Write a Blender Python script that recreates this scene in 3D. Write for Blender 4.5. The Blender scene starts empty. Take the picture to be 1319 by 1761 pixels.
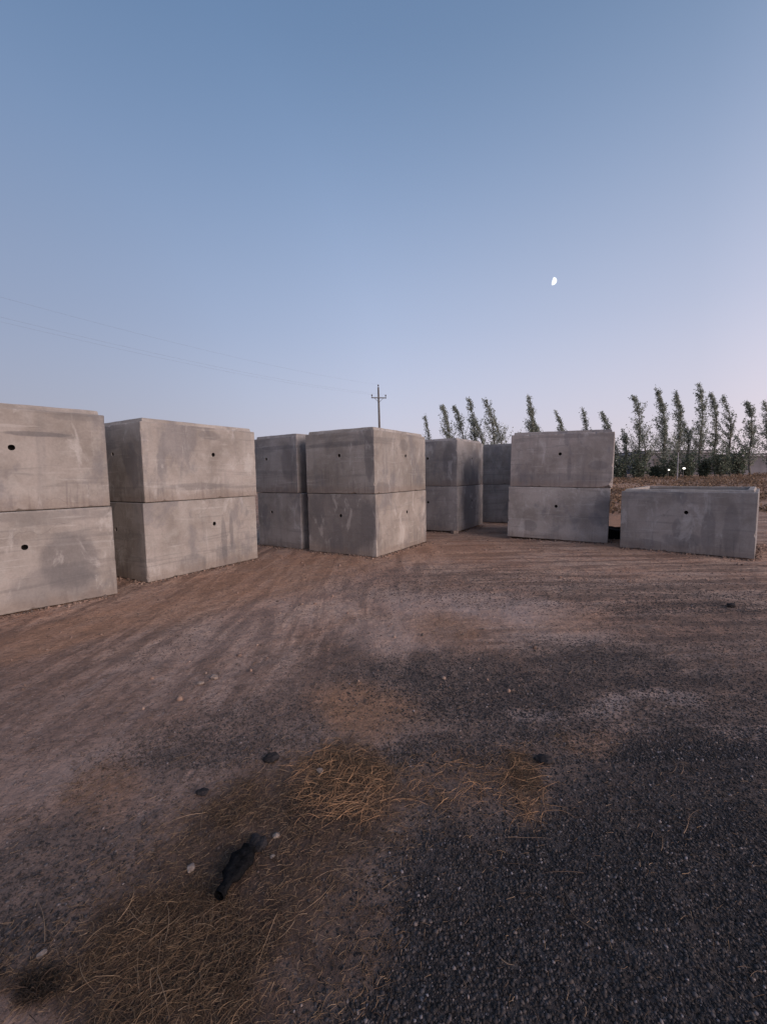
import bpy, bmesh, math, random
import numpy as np
from mathutils import Vector, Matrix, noise

S = bpy.context.scene
COL = S.collection
R = math.radians

# ------------------------------------------------------------------ camera
CAM_H, PITCH, ROLL, FPX = 1.63, 0.08659, 0.01596, 740.7
cam_d = bpy.data.cameras.new('camera')
cam = bpy.data.objects.new('camera', cam_d); COL.objects.link(cam)
cam_d.sensor_fit = 'HORIZONTAL'; cam_d.sensor_width = 36.0
cam_d.lens = FPX / 1319 * 36.0
cam_d.clip_start = 0.05; cam_d.clip_end = 6000
_R = Vector((1, 0, 0)); _U = Vector((0, math.sin(PITCH), math.cos(PITCH))); _F = Vector((0, math.cos(PITCH), -math.sin(PITCH)))
e1 = math.cos(ROLL) * _R - math.sin(ROLL) * _U
e2 = math.sin(ROLL) * _R + math.cos(ROLL) * _U
cam.matrix_world = Matrix(((e1.x, e2.x, -_F.x, 0), (e1.y, e2.y, -_F.y, 0), (e1.z, e2.z, -_F.z, CAM_H), (0, 0, 0, 1)))
S.camera = cam
S.view_settings.view_transform = 'Standard'; S.view_settings.look = 'None'
S.view_settings.exposure = 0.0; S.view_settings.gamma = 1.0

# ------------------------------------------------------------------ dusk sky
SUN_AZ, SUN_EL = R(128), R(13)        # azimuth clockwise from +Y (the view direction), low afterglow on the right
def srgb(r, g, b):
    f = lambda v: (v / 255 / 12.92) if v / 255 <= .04045 else ((v / 255 + .055) / 1.055) ** 2.4
    return (f(r), f(g), f(b), 1)
world = bpy.data.worlds.new('World'); S.world = world; world.use_nodes = True
nt = world.node_tree; nt.nodes.clear()
def N(t, **k):
    n = nt.nodes.new(t)
    for a, v in k.items(): setattr(n, a, v)
    return n
L = lambda a, b: nt.links.new(a, b)
out = N('ShaderNodeOutputWorld'); bg = N('ShaderNodeBackground'); L(bg.outputs[0], out.inputs[0])
bg.inputs['Strength'].default_value = 0.1
sky = N('ShaderNodeTexSky', sky_type='NISHITA', sun_disc=False)
sky.sun_elevation = R(2.0); sky.sun_rotation = SUN_AZ; sky.dust_density = 2.0; sky.ozone_density = 2.0
tc = N('ShaderNodeTexCoord'); sep = N('ShaderNodeSeparateXYZ'); L(tc.outputs['Generated'], sep.inputs[0])
ramp = N('ShaderNodeValToRGB'); L(sep.outputs['Z'], ramp.inputs[0]); ramp.color_ramp.interpolation = 'B_SPLINE'
stops = [(0.0, (216, 208, 220)), (0.10, (206, 206, 226)), (0.20, (194, 201, 226)), (0.30, (178, 191, 221)), (0.42, (160, 178, 211)),
         (0.55, (135, 159, 196)), (0.68, (110, 138, 176)), (0.85, (88, 118, 160)), (1.0, (70, 96, 134))]
el = ramp.color_ramp.elements
while len(el) < len(stops): el.new(0.5)
for e, (p, c) in zip(el, stops): e.position = p; e.color = srgb(*c)
# sideways change of the twilight: brighter and pinker towards the sunset, dimmer away from it
dot = N('ShaderNodeVectorMath', operation='DOT_PRODUCT'); L(tc.outputs['Generated'], dot.inputs[0])
dot.inputs[1].default_value = (math.sin(SUN_AZ), math.cos(SUN_AZ), 0)
azr = N('ShaderNodeValToRGB'); mr = N('ShaderNodeMapRange'); mr.inputs['From Min'].default_value = -1
L(dot.outputs['Value'], mr.inputs['Value']); L(mr.outputs[0], azr.inputs[0])
a = azr.color_ramp.elements; a[0].position = 0.0; a[0].color = (.62, .63, .66, 1); a[1].position = 1.0; a[1].color = (2.6, 2.0, 1.6, 1)
m = a.new(.10); m.color = (.84, .86, .88, 1)
m = a.new(.20); m.color = (1.0, 1.0, 1.0, 1)
m = a.new(.48); m.color = (1.16, 1.08, 1.02, 1)
m = a.new(.72); m.color = (1.75, 1.46, 1.28, 1)
mul = N('ShaderNodeMix', data_type='RGBA', blend_type='MULTIPLY'); mul.inputs[0].default_value = 1
L(ramp.outputs[0], mul.inputs[6]); L(azr.outputs[0], mul.inputs[7])
sc = N('ShaderNodeVectorMath', operation='SCALE'); sc.inputs['Scale'].default_value = 9.2
L(mul.outputs[2], sc.inputs[0])
sk = N('ShaderNodeVectorMath', operation='SCALE'); sk.inputs['Scale'].default_value = 0.35
L(sky.outputs[0], sk.inputs[0])
add = N('ShaderNodeVectorMath', operation='ADD'); L(sc.outputs[0], add.inputs[0]); L(sk.outputs[0], add.inputs[1])
L(add.outputs[0], bg.inputs['Color'])

sun_d = bpy.data.lights.new('afterglow', 'SUN'); sun_d.energy = 3.3; sun_d.angle = R(45); sun_d.color = (1.0, .81, .72)
sun = bpy.data.objects.new('afterglow', sun_d); COL.objects.link(sun)
sd = Vector((math.sin(SUN_AZ) * math.cos(SUN_EL), math.cos(SUN_AZ) * math.cos(SUN_EL), math.sin(SUN_EL)))
sun.rotation_euler = sd.to_track_quat('Z', 'Y').to_euler()

# ------------------------------------------------------------------ helpers
def ray(px, py):
    """direction through a pixel of the 1319x1761 photograph"""
    X, Y = px - 659.5, 880.5 - py
    return (e1 * X + e2 * Y + _F * FPX).normalized()
def G(px, py, z=0.0):
    d = ray(px, py); t = (z - CAM_H) / d.z
    return Vector((d.x * t, d.y * t, z))
def at(px, Y):
    """x at depth Y along the azimuth of pixel column px (measured at the horizon)"""
    d = ray(px, 815); return d.x / d.y * Y
def zat(px, py, Y):
    d = ray(px, py); return CAM_H + d.z / d.y * Y

def tag(o, label=None, cat=None, group=None, kind=None):
    if label: o['label'] = label
    if cat: o['category'] = cat
    if group: o['group'] = group
    if kind: o['kind'] = kind
    return o
def empty(name, loc, label, cat, group=None, rot=(0, 0, 0)):
    o = bpy.data.objects.new(name, None); COL.objects.link(o); o.empty_display_size = .2
    o.location = loc; o.rotation_euler = rot
    return tag(o, label, cat, group)
def mesh_np(name, V, F, mat, parent=None, smooth=False):
    """V (n,3); F (m,k) equal-size faces"""
    V = np.asarray(V, dtype=np.float32); F = np.asarray(F, dtype=np.int32)
    me = bpy.data.meshes.new(name); k = F.shape[1]
    me.vertices.add(len(V)); me.vertices.foreach_set('co', V.ravel())
    me.loops.add(F.size); me.loops.foreach_set('vertex_index', F.ravel())
    me.polygons.add(len(F)); me.polygons.foreach_set('loop_start', np.arange(len(F), dtype=np.int32) * k)
    me.update(calc_edges=True)
    if smooth: me.polygons.foreach_set('use_smooth', np.ones(len(F), dtype=bool))
    me.materials.append(mat)
    o = bpy.data.objects.new(name, me); COL.objects.link(o); o.parent = parent
    return o
def mesh_bm(name, bm, mat, parent=None, smooth=False):
    bmesh.ops.recalc_face_normals(bm, faces=bm.faces)
    me = bpy.data.meshes.new(name); bm.to_mesh(me); bm.free()
    if smooth:
        for p in me.polygons: p.use_smooth = True
    me.materials.append(mat)
    o = bpy.data.objects.new(name, me); COL.objects.link(o); o.parent = parent
    return o
def add_box(bm, x0, x1, y0, y1, z0, z1):
    v = [bm.verts.new((x, y, z)) for z in (z0, z1) for x, y in ((x0, y0), (x1, y0), (x1, y1), (x0, y1))]
    for f in ((0, 3, 2, 1), (4, 5, 6, 7), (0, 1, 5, 4), (1, 2, 6, 5), (2, 3, 7, 6), (3, 0, 4, 7)): bm.faces.new([v[i] for i in f])
def tube(pts, rads, k=6, cap=True):
    """vertices, quads of a tube along pts"""
    V, F = [], []
    n = len(pts)
    for i, p in enumerate(pts):
        d = (Vector(pts[min(i + 1, n - 1)]) - Vector(pts[max(i - 1, 0)])).normalized()
        a = d.orthogonal().normalized() if i == 0 else (a - d * a.dot(d)).normalized()
        b = d.cross(a)
        for j in range(k):
            t = 2 * math.pi * j / k
            V.append(Vector(p) + (a * math.cos(t) + b * math.sin(t)) * rads[i])
    for i in range(n - 1):
        for j in range(k):
            F.append((i * k + j, i * k + (j + 1) % k, (i + 1) * k + (j + 1) % k, (i + 1) * k + j))
    return V, F
class Acc:
    def __init__(s): s.V, s.F = [], []
    def add(s, vf):
        o = len(s.V); s.V += [tuple(v) for v in vf[0]]; s.F += [tuple(i + o for i in f) for f in vf[1]]
    def build(s, name, mat, parent=None, smooth=True): return mesh_np(name, s.V, s.F, mat, parent, smooth)

# ------------------------------------------------------------------ numpy noise
def vnoise(x, y, seed=0):
    rs = np.random.RandomState(seed); T = rs.rand(256, 256).astype(np.float32)
    xi, yi = np.floor(x).astype(int), np.floor(y).astype(int); fx, fy = x - xi, y - yi
    fx = fx * fx * (3 - 2 * fx); fy = fy * fy * (3 - 2 * fy)
    g = lambda i, j: T[i % 256, j % 256]
    return (g(xi, yi) * (1 - fx) + g(xi + 1, yi) * fx) * (1 - fy) + (g(xi, yi + 1) * (1 - fx) + g(xi + 1, yi + 1) * fx) * fy
def fbm(x, y, o=4, seed=0):
    s, a, t = 0, .5, 0
    for i in range(o): s = s + a * vnoise(x * 2 ** i, y * 2 ** i, seed + i); t += a; a *= .5
    return s / t
def sstep(a, b, x):
    t = np.clip((x - a) / (b - a), 0, 1); return t * t * (3 - 2 * t)

# ------------------------------------------------------------------ materials
class MT:
    def __init__(s, name, rough=.9, spec=.25):
        s.m = bpy.data.materials.new(name); s.m.use_nodes = True; s.t = s.m.node_tree
        s.b = s.t.nodes['Principled BSDF']; s.b.inputs['Roughness'].default_value = rough
        s.b.inputs['Specular IOR Level'].default_value = spec
    def n(s, t, ins=None, **k):
        q = s.t.nodes.new(t)
        for a, v in k.items(): setattr(q, a, v)
        for a, v in (ins or {}).items():
            if isinstance(v, bpy.types.NodeSocket): s.t.links.new(v, q.inputs[a])
            else: q.inputs[a].default_value = v
        return q
    def l(s, a, b): s.t.links.new(a, b)
    def noise(s, vec, scale, detail=4, rough=.55, dist=0, dim='3D'):
        return s.n('ShaderNodeTexNoise', {'Vector': vec, 'Scale': scale, 'Detail': detail, 'Roughness': rough, 'Distortion': dist}).outputs['Fac']
    def map(s, v, sc=(1, 1, 1), loc=(0, 0, 0), rot=(0, 0, 0)):
        return s.n('ShaderNodeMapping', {'Vector': v, 'Scale': sc, 'Location': loc, 'Rotation': rot}).outputs[0]
    def rg(s, v, a, b, c=0., d=1.):
        return s.n('ShaderNodeMapRange', {'Value': v, 'From Min': a, 'From Max': b, 'To Min': c, 'To Max': d}, interpolation_type='SMOOTHSTEP').outputs[0]
    def mix(s, f, a, b, bt='MIX'):
        q = s.n('ShaderNodeMix', data_type='RGBA', blend_type=bt)
        for i, v in ((0, f), (6, a), (7, b)):
            if isinstance(v, bpy.types.NodeSocket): s.l(v, q.inputs[i])
            else: q.inputs[i].default_value = v if i == 0 or len(v) == 4 else (*v, 1)
        return q.outputs[2]
    def math(s, op, a, b=0.):
        q = s.n('ShaderNodeMath', operation=op)
        for i, v in ((0, a), (1, b)):
            if isinstance(v, bpy.types.NodeSocket): s.l(v, q.inputs[i])
            else: q.inputs[i].default_value = v
        return q.outputs[0]
    def bump(s, h, st, dist, nrm=None):
        i = {'Height': h, 'Strength': st, 'Distance': dist}
        if nrm is not None: i['Normal'] = nrm
        return s.n('ShaderNodeBump', i).outputs[0]
    def col(s, c): 
        if isinstance(c, bpy.types.NodeSocket): s.l(c, s.b.inputs['Base Color'])
        else: s.b.inputs['Base Color'].default_value = (*c, 1)
    def nrm(s, n): s.l(n, s.b.inputs['Normal'])

def simple(name, c, rough=.85, var=.25, scale=8, bump=.0):
    M = MT(name, rough); o = M.n('ShaderNodeTexCoord').outputs['Object']
    f = M.noise(o, scale, 5)
    M.col(M.mix(M.rg(f, .3, .7), [v * (1 - var) for v in c], [v * (1 + var) for v in c]))
    if bump: M.nrm(M.bump(f, bump, .02))
    return M.m

def concrete(name, tint=(1, 1, 1), stains_shade=()):
    M = MT(name, .88, .2)
    o = M.n('ShaderNodeTexCoord').outputs['Object']
    rnd = M.n('ShaderNodeObjectInfo').outputs['Random']
    off = M.n('ShaderNodeCombineXYZ', {0: M.math('MULTIPLY', rnd, 37.0), 1: M.math('MULTIPLY', rnd, 71.0), 2: M.math('MULTIPLY', rnd, 23.0)}).outputs[0]
    v = M.n('ShaderNodeVectorMath', {0: o, 1: off}, operation='ADD').outputs[0]
    big = M.noise(v, 1.1, 5, .55, .6)
    med = M.noise(v, 4.5, 6, .62, .4)
    fine = M.noise(v, 38, 5, .7)
    strk = M.noise(M.map(v, (6, 6, .6)), 1.0, 5, .6, .1)           # runs of water down the face
    band = M.noise(M.map(v, (.5, .5, 7)), 1.0, 4, .6, .8)          # pour and board lines
    base = M.mix(M.rg(big, .32, .68), (.225, .200, .180), (.345, .312, .288))
    base = M.mix(M.math('MULTIPLY', M.rg(med, .42, .72), .55), base, (.36, .34, .318))
    base = M.mix(M.math('MULTIPLY', M.rg(strk, .52, .72), .34), base, (.17, .165, .165))
    base = M.mix(M.math('MULTIPLY', M.rg(band, .55, .66), .42), base, (.165, .155, .15))
    zc = M.n('ShaderNodeSeparateXYZ', {0: o}).outputs['Z']
    drip = M.noise(M.map(v, (16, 16, 1.1), (3, 8, 1)), 1.0, 5, .65, .4)
    dm = M.math('MULTIPLY', M.rg(drip, .50, .66), M.rg(M.math('ADD', zc, M.math('MULTIPLY', M.math('SUBTRACT', big, .5), 1.2)), .04, .55, 1., 0.))
    base = M.mix(M.math('MULTIPLY', dm, .5), base, (.125, .115, .115))
    edge = M.noise(M.map(v, (1.5, 1.5, 22), (7, 1, 1)), 1.0, 3, .5, .4)
    base = M.mix(M.math('MULTIPLY', M.rg(edge, .62, .70), .3), base, (.45, .43, .41))
    # large blue-grey damp patches with ragged edges
    damp = M.noise(M.map(v, (1.1, 1.1, .6), (5, 3, 9)), 1.35, 6, .6, .35)
    base = M.mix(M.math('MULTIPLY', M.rg(damp, .54, .62), .5), base, (.155, .15, .16))
    # damp patches of this one box, plus shade painted on some faces: centre, radii (object space), strength
    for (sx_, sy_, sz_, rx_, ry_, rz_, k_) in stains_shade:
        wv = M.n('ShaderNodeVectorMath', {0: M.n('ShaderNodeTexNoise', {'Vector': M.map(v, (1, 1, .7)), 'Scale': 3.2, 'Detail': 6.0, 'Roughness': .65}).outputs['Color'], 1: (.5, .5, .5)}, operation='SUBTRACT').outputs[0]
        wv = M.n('ShaderNodeVectorMath', {0: wv, 'Scale': .9}, operation='SCALE').outputs[0]
        dv_ = M.n('ShaderNodeVectorMath', {0: o, 1: (sx_, sy_, sz_)}, operation='SUBTRACT').outputs[0]
        dv_ = M.n('ShaderNodeVectorMath', {0: dv_, 1: (1 / rx_, 1 / ry_, 1 / rz_)}, operation='MULTIPLY').outputs[0]
        dv_ = M.n('ShaderNodeVectorMath', {0: dv_, 1: wv}, operation='ADD').outputs[0]
        ln_ = M.n('ShaderNodeVectorMath', {0: dv_}, operation='LENGTH').outputs['Value']
        base = M.mix(M.math('MULTIPLY', M.rg(ln_, 1.05, .75), k_), base, (.115, .11, .115))
    # pale lime wash-out and rust-brown splash
    lime = M.noise(M.map(v, (1, 1, .45), (11, 2, 4)), 3.2, 6, .65, .5)
    base = M.mix(M.math('MULTIPLY', M.rg(lime, .56, .66), .45), base, (.47, .45, .43))
    # pattern of thin crazing / scratches
    vor = M.n('ShaderNodeTexVoronoi', {'Vector': M.n('ShaderNodeVectorMath', {0: M.map(v, (1, 1, 2.2)), 1: M.n('ShaderNodeVectorMath', {0: M.n('ShaderNodeTexNoise', {'Vector': v, 'Scale': 3.0, 'Detail': 4.0}).outputs['Color'], 'Scale': .6}, operation='SCALE').outputs[0]}, operation='ADD').outputs[0], 'Scale': .9}, feature='DISTANCE_TO_EDGE').outputs['Distance']
    crk = M.math('MULTIPLY', M.rg(vor, .0, .012, 1., 0.), M.rg(M.noise(v, 1.7, 2), .48, .62))
    base = M.mix(M.math('MULTIPLY', crk, .38), base, (.12, .11, .105))
    # soil splashed on the lowest part
    z = M.n('ShaderNodeSeparateXYZ', {0: o}).outputs['Z']
    low = M.math('MULTIPLY', M.rg(M.math('ADD', z, M.math('MULTIPLY', M.math('SUBTRACT', med, .5), -.5)), .02, .22, 1., 0.), .45)
    base = M.mix(low, base, (.20, .15, .12))
    base = M.mix(M.rg(fine, .3, .7, 0., .35), base, M.mix(1.0, base, (.62, .62, .63), 'MULTIPLY'))
    # air-bubble pores
    por = M.n('ShaderNodeTexVoronoi', {'Vector': v, 'Scale': 26.}).outputs['Distance']
    pm = M.math('MULTIPLY', M.rg(por, .05, .11, 1., 0.), M.rg(M.noise(v, 3.1, 2), .5, .62))
    base = M.mix(M.math('MULTIPLY', pm, .6), base, (.09, .085, .085))
    base = M.mix(1.0, base, tint, 'MULTIPLY')
    tone = M.rg(rnd, 0, 1, .94, 1.10)
    base = M.mix(1.0, base, M.n('ShaderNodeCombineColor', {0: tone, 1: tone, 2: tone}).outputs[0], 'MULTIPLY')
    M.col(base)
    b1 = M.bump(band, .25, .012); b2 = M.bump(med, .3, .01, b1); b3 = M.bump(fine, .3, .003, b2); b4 = M.bump(pm, -.5, .004, b3)
    b5 = M.bump(crk, -.3, .003, b4)
    M.nrm(b5)
    return M.m
M_conc = concrete('weathered_concrete')
M_concb = concrete('cool_concrete', (.93, .95, 1.0))
M_shaded = concrete('shaded_concrete', (.62, .68, .78))  # darker bluish copy, paints the shade on the farthest stack
M_rim = concrete('pale_rim_concrete', (1.16, 1.15, 1.14))
M_hole = simple('hole_shade', (.018, .016, .016), .95)  # near-black colour paints the shade inside the lifting holes
M_black = simple('charred_black', (.007, .007, .008), .85, .5, 40, 1.0)
for m_ in (M_black,): m_.node_tree.nodes['Principled BSDF'].inputs['Specular IOR Level'].default_value = .06
M_rock = simple('pale_rock', (.22, .175, .15), .9, .3, 30, .5)
M_clod = simple('dark_clod', (.022, .019, .02), .95, .4, 30, .6)
M_wood = simple('old_wood', (.11, .085, .065), .9, .4, 20, .4)
M_metal = simple('grey_steel', (.10, .10, .105), .6)
M_polem = simple('pole_concrete', (.13, .125, .125), .9)
M_wire = simple('wire_aluminium', (.16, .17, .2), .6)
M_porc = simple('brown_porcelain', (.09, .075, .08), .4)
M_wall = simple('render_wall', (.13, .125, .14), .95, .2, .6)
M_roof = simple('roof_sheet', (.085, .085, .10), .8, .2, .5)
M_fascia = simple('pale_fascia', (.32, .31, .33), .8, .15, 1)
M_dkwin = simple('dark_glass', (.02, .02, .025), .2)

# ground ----------------------------------------------------------------
M = MT('yard_soil', .95, .12)
pos = M.n('ShaderNodeNewGeometry').outputs['Position']
A_gr = M.n('ShaderNodeAttribute', attribute_name='gravel').outputs['Fac']
A_st = M.n('ShaderNodeAttribute', attribute_name='straw').outputs['Fac']
A_or = M.n('ShaderNodeAttribute', attribute_name='ochre').outputs['Fac']
A_pl = M.n('ShaderNodeAttribute', attribute_name='pale').outputs['Fac']
n1 = M.noise(pos, .8, 6, .6, .5); n2 = M.noise(pos, 3.5, 6, .65, .4); n3 = M.noise(pos, 22, 5, .7); n4 = M.noise(pos, 120, 3, .7)
sa = M.noise(M.map(pos, (3.0, .5, 1), rot=(0, 0, R(38))), 1.0, 7, .66, .9)   # scrape marks along the left row of boxes
sb = M.noise(M.map(pos, (.5, 4.2, 1), rot=(0, 0, R(10))), 1.0, 6, .62, .5)     # wheel marks across the middle
sx = M.n('ShaderNodeSeparateXYZ', {0: pos})
side = M.rg(M.math('SUBTRACT', sx.outputs['X'], M.math('MULTIPLY', sx.outputs['Y'], .06)), -.6, 1.6)
strk = M.n('ShaderNodeMix', {0: side, 2: sa, 3: sb}).outputs[0]
near_fade = M.rg(sx.outputs['Y'], 1.6, 4.0, .25, 1.)
warm = M.rg(sx.outputs['Y'], 2.4, 5.5)
dirt = M.mix(M.rg(n1, .3, .7), (.26, .168, .130), (.38, .262, .212))
dirt = M.mix(warm, dirt, M.mix(M.rg(n1, .3, .7), (.48, .275, .185), (.62, .42, .31)))
dirt = M.mix(M.math('MULTIPLY', M.rg(strk, .44, .60), M.math('MULTIPLY', near_fade, .68)), dirt, (.13, .082, .064))
dirt = M.mix(M.math('MULTIPLY', M.rg(strk, .50, .38), M.math('MULTIPLY', near_fade, .55)), dirt, (.42, .30, .245))
dirt = M.mix(M.math('MULTIPLY', M.rg(n2, .5, .72), .5), dirt, (.19, .135, .11))
dirt = M.mix(M.rg(n3, .35, .7, 0., .5), dirt, (.14, .095, .075))
n5 = M.noise(pos, 9, 6, .75, .6)
dirt = M.mix(M.rg(n5, .54, .64, 0., .6), dirt, (.10, .07, .058))
dirt = M.mix(M.rg(n5, .42, .34, 0., .35), dirt, (.42, .31, .26))
vg = M.n('ShaderNodeTexVoronoi', {'Vector': pos, 'Scale': 55., 'Randomness': 1.})
vgc = M.n('ShaderNodeSeparateColor', {0: vg.outputs['Color']}).outputs[1]
grit = M.math('MULTIPLY', M.rg(vgc, .72, .78), M.rg(vg.outputs['Distance'], .45, .25))
dirt = M.mix(M.math('MULTIPLY', grit, .65), dirt, (.10, .08, .075))
grit2 = M.math('MULTIPLY', M.rg(vgc, .12, .09), M.rg(vg.outputs['Distance'], .4, .2))
dirt = M.mix(M.math('MULTIPLY', grit2, .6), dirt, (.40, .33, .29))
dirt = M.mix(M.math('MULTIPLY', A_pl, .7), dirt, (.44, .33, .285))
dirt = M.mix(A_or, dirt, M.mix(M.rg(n3, .3, .7), (.42, .235, .145), (.27, .155, .10)))
litter = M.mix(M.rg(n2, .38, .66), (.06, .038, .029), (.125, .077, .053))
litter = M.mix(M.rg(n3, .4, .7, 0., .7), litter, (.038, .026, .022))
c = M.mix(M.math('MULTIPLY', A_st, .92), dirt, litter)
vo = M.n('ShaderNodeTexVoronoi', {'Vector': pos, 'Scale': 95., 'Randomness': 1.})
vo2 = M.n('ShaderNodeTexVoronoi', {'Vector': pos, 'Scale': 38., 'Randomness': 1.})
vc = M.n('ShaderNodeSeparateColor', {0: vo.outputs['Color']}).outputs[0]
vc2 = M.n('ShaderNodeSeparateColor', {0: vo2.outputs['Color']}).outputs[0]
gcol = M.mix(vc, (.018, .0145, .0135), (.080, .066, .062))
gcol = M.mix(M.rg(vc2, .86, .93, 0., .2), gcol, (.21, .185, .18))
gcol = M.mix(M.rg(n2, .45, .75, 0., .5), gcol, (.13, .105, .098))
gm = M.math('ADD', A_gr, M.math('MULTIPLY', M.math('SUBTRACT', M.math('ADD', M.math('MULTIPLY', n2, .6), M.math('MULTIPLY', n3, .4)), .5), 1.2))
gm = M.rg(gm, .05, .95)
gm = M.math('MULTIPLY', gm, M.rg(A_gr, .0, .3))
gcol = M.mix(M.rg(A_gr, .95, .4, 0., .5), gcol, (.20, .145, .12))
c = M.mix(gm, c, gcol)
M.col(c)
h1 = M.bump(n2, .7, .06); h2 = M.bump(strk, .35, .06, h1); h3 = M.bump(n5, .8, .03, M.bump(n3, .7, .015, h2)); h3 = M.bump(grit, .5, .006, h3); h4 = M.bump(vo.outputs['Distance'], -.7, .012, h3); h5 = M.bump(n4, .5, .004, h4)
M.nrm(h5)
M_ground = M.m

M = MT('gravel_grains', .85, .3)
at_ = M.n('ShaderNodeAttribute', attribute_name='tone').outputs['Color']
M.col(M.mix(M.rg(M.noise(M.n('ShaderNodeNewGeometry').outputs['Position'], 300, 2), .3, .7, 0, .4), at_, (.04, .037, .04)))
M_gravel = M.m
M = MT('dry_stalks', .8, .2)
at_ = M.n('ShaderNodeAttribute', attribute_name='tone').outputs['Color']; M.col(at_); M_straw = M.m

# ------------------------------------------------------------------ ground sheet
def axis(segs):
    o = []
    for a, b, s in segs:
        n = max(1, int(round((b - a) / s))); o += list(np.linspace(a, b, n, endpoint=False))
    o.append(segs[-1][1]); return np.array(o)
xs = axis([(-3000, -300, 450), (-300, -60, 40), (-60, -14, 3), (-14, -7, .35), (-7, -3, .08), (-3, 3.5, .03), (3.5, 8.5, .07), (8.5, 16, .3), (16, 90, 3), (90, 400, 40), (400, 3000, 450)])
ys = axis([(-1500, -100, 350), (-100, -6, 12), (-6, .6, .5), (.6, 4.2, .025), (4.2, 8, .05), (8, 14, .12), (14, 24, .5), (24, 100, 2), (100, 400, 40), (400, 4000, 450)])
X, Y = np.meshgrid(xs, ys)
def far_rise(x, y): return .75 * sstep(20, 52, y) + .9 * sstep(60, 140, y) + .5 * sstep(18, 40, y) * (vnoise(x * .11 + 9, y * .11, 5) - .5)
def ground_z(x, y):
    near = 1 - sstep(9, 16, y)
    z = .035 * (fbm(x * .9, y * .9, 4, 11) - .5) + .016 * (fbm(x * 5, y * 5, 3, 21) - .5) * near
    u = x * math.cos(.62) - y * math.sin(.62); w = x * math.sin(.62) + y * math.cos(.62)   # scrapes along the left row
    left = (1 - sstep(-1, 1.2, x - .06 * y)) * sstep(2.4, 4, y)
    z = z + .022 * (fbm(u * 4.2, w * .3, 4, 31) - .5) * left
    z = z + .03 * (fbm(x * .35, y * 3.2, 4, 41) - .5) * (1 - left) * sstep(3, 5, y) * near
    return z - .012 + far_rise(x, y)
Z = ground_z(X, Y)
# masks: elliptical patches, placed from where they lie on the ground, edges broken by world-space noise
def to_px(x, y):
    P = np.stack([x, y, np.full_like(x, -CAM_H)], -1)
    a = P @ np.array(e1); b = P @ np.array(e2); d = P @ np.array(_F)
    d = np.where(d < .05, np.nan, d)
    return 659.5 + FPX * a / d, 880.5 - FPX * b / d
wx = X + .35 * (fbm(X * 1.7, Y * 1.7, 4, 61) - .5); wy = Y + .45 * (fbm(X * 1.7, Y * 1.7, 4, 71) - .5)
def patches(lst, x, y):
    u, v = to_px(x, y); m = np.zeros_like(x)
    for cx_, cy_, rx, ry, rot, val in lst:
        c_, s_ = math.cos(R(rot)), math.sin(R(rot))
        a = ((u - cx_) * c_ + (v - cy_) * s_) / rx; b = (-(u - cx_) * s_ + (v - cy_) * c_) / ry
        q = np.nan_to_num(a * a + b * b, nan=99)
        m = np.maximum(m, val * (1 - sstep(.15, 1.75, q)))
    return m
GR = [(1080, 1620, 560, 330, 0, 1.), (780, 1720, 380, 150, -12, .95), (1180, 1380, 300, 130, 0, .8), (820, 1190, 300, 75, 4, .64), (1050, 1150, 190, 60, 10, .62),
      (860, 1010, 330, 36, 2, .34), (1180, 1080, 220, 90, 0, .42), (1240, 1230, 200, 110, 0, .55), (130, 1510, 230, 130, -25, .52), (400, 1265, 240, 70, -15, .42), (560, 1130, 120, 35, -15, .3), (330, 1100, 130, 24, -15, .26), (60, 1640, 160, 80, -30, .7),
      (720, 1400, 110, 60, 0, .55), (930, 1240, 200, 60, 0, .55), (760, 1300, 130, 50, 0, .55)]
ST = [(330, 1620, 260, 130, -25, 1.), (480, 1450, 230, 110, -20, .95), (620, 1370, 95, 90, 0, .75), (250, 1730, 270, 90, 0, .9), (560, 1600, 110, 110, 0, .7), (420, 1540, 200, 110, 0, .9), (780, 1340, 110, 50, 0, .35), (880, 1350, 60, 50, 0, .4)]
ORC = [(608, 1215, 95, 50, 0, .8), (628, 1345, 68, 72, 0, .5), (882, 1340, 40, 52, 0, .6), (1035, 1272, 70, 18, 8, .4), (765, 1078, 60, 26, 0, .5), (985, 1062, 70, 20, 0, .34), (195, 1350, 70, 50, -20, .34),
       (450, 1000, 330, 34, -14, .5), (760, 940, 160, 26, 0, .42), (120, 1085, 200, 26, -16, .6), (1060, 890, 60, 60, 0, .8)]
PL = [(820, 1045, 200, 26, 4, .8), (680, 1090, 100, 30, 0, .5), (1075, 1220, 60, 16, 0, .8), (1170, 1205, 50, 14, 10, .8), (930, 1225, 60, 10, 0, .7), (470, 1060, 260, 40, -18, .3), (960, 1090, 90, 12, 0, .5), (1280, 1260, 60, 20, 0, .5), (140, 1320, 180, 40, -18, .3)]
gr, st_, oc, pl = [patches(q, wx, wy) for q in (GR, ST, ORC, PL)]
far = sstep(13, 20, Y)
gr = np.where(Y < .5, .8, gr) * (1 - .9 * st_) * (1 - .75 * oc) * (1 - .7 * pl); oc = np.maximum(oc, .3 * far)
pl = pl * (.5 + fbm(X * 4, Y * 4, 3, 91)) ; oc = oc * (.55 + .9 * fbm(X * 5, Y * 5, 3, 95))
nx, ny = len(xs), len(ys)
idx = np.arange(nx * ny).reshape(ny, nx)
F = np.stack([idx[:-1, :-1], idx[:-1, 1:], idx[1:, 1:], idx[1:, :-1]], -1).reshape(-1, 4)
ground = mesh_np('ground', np.stack([X, Y, Z], -1).reshape(-1, 3), F, M_ground, None, True)
tag(ground, 'brown packed earth yard with dark gravel and dry grass patches', 'ground', kind='structure')
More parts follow.
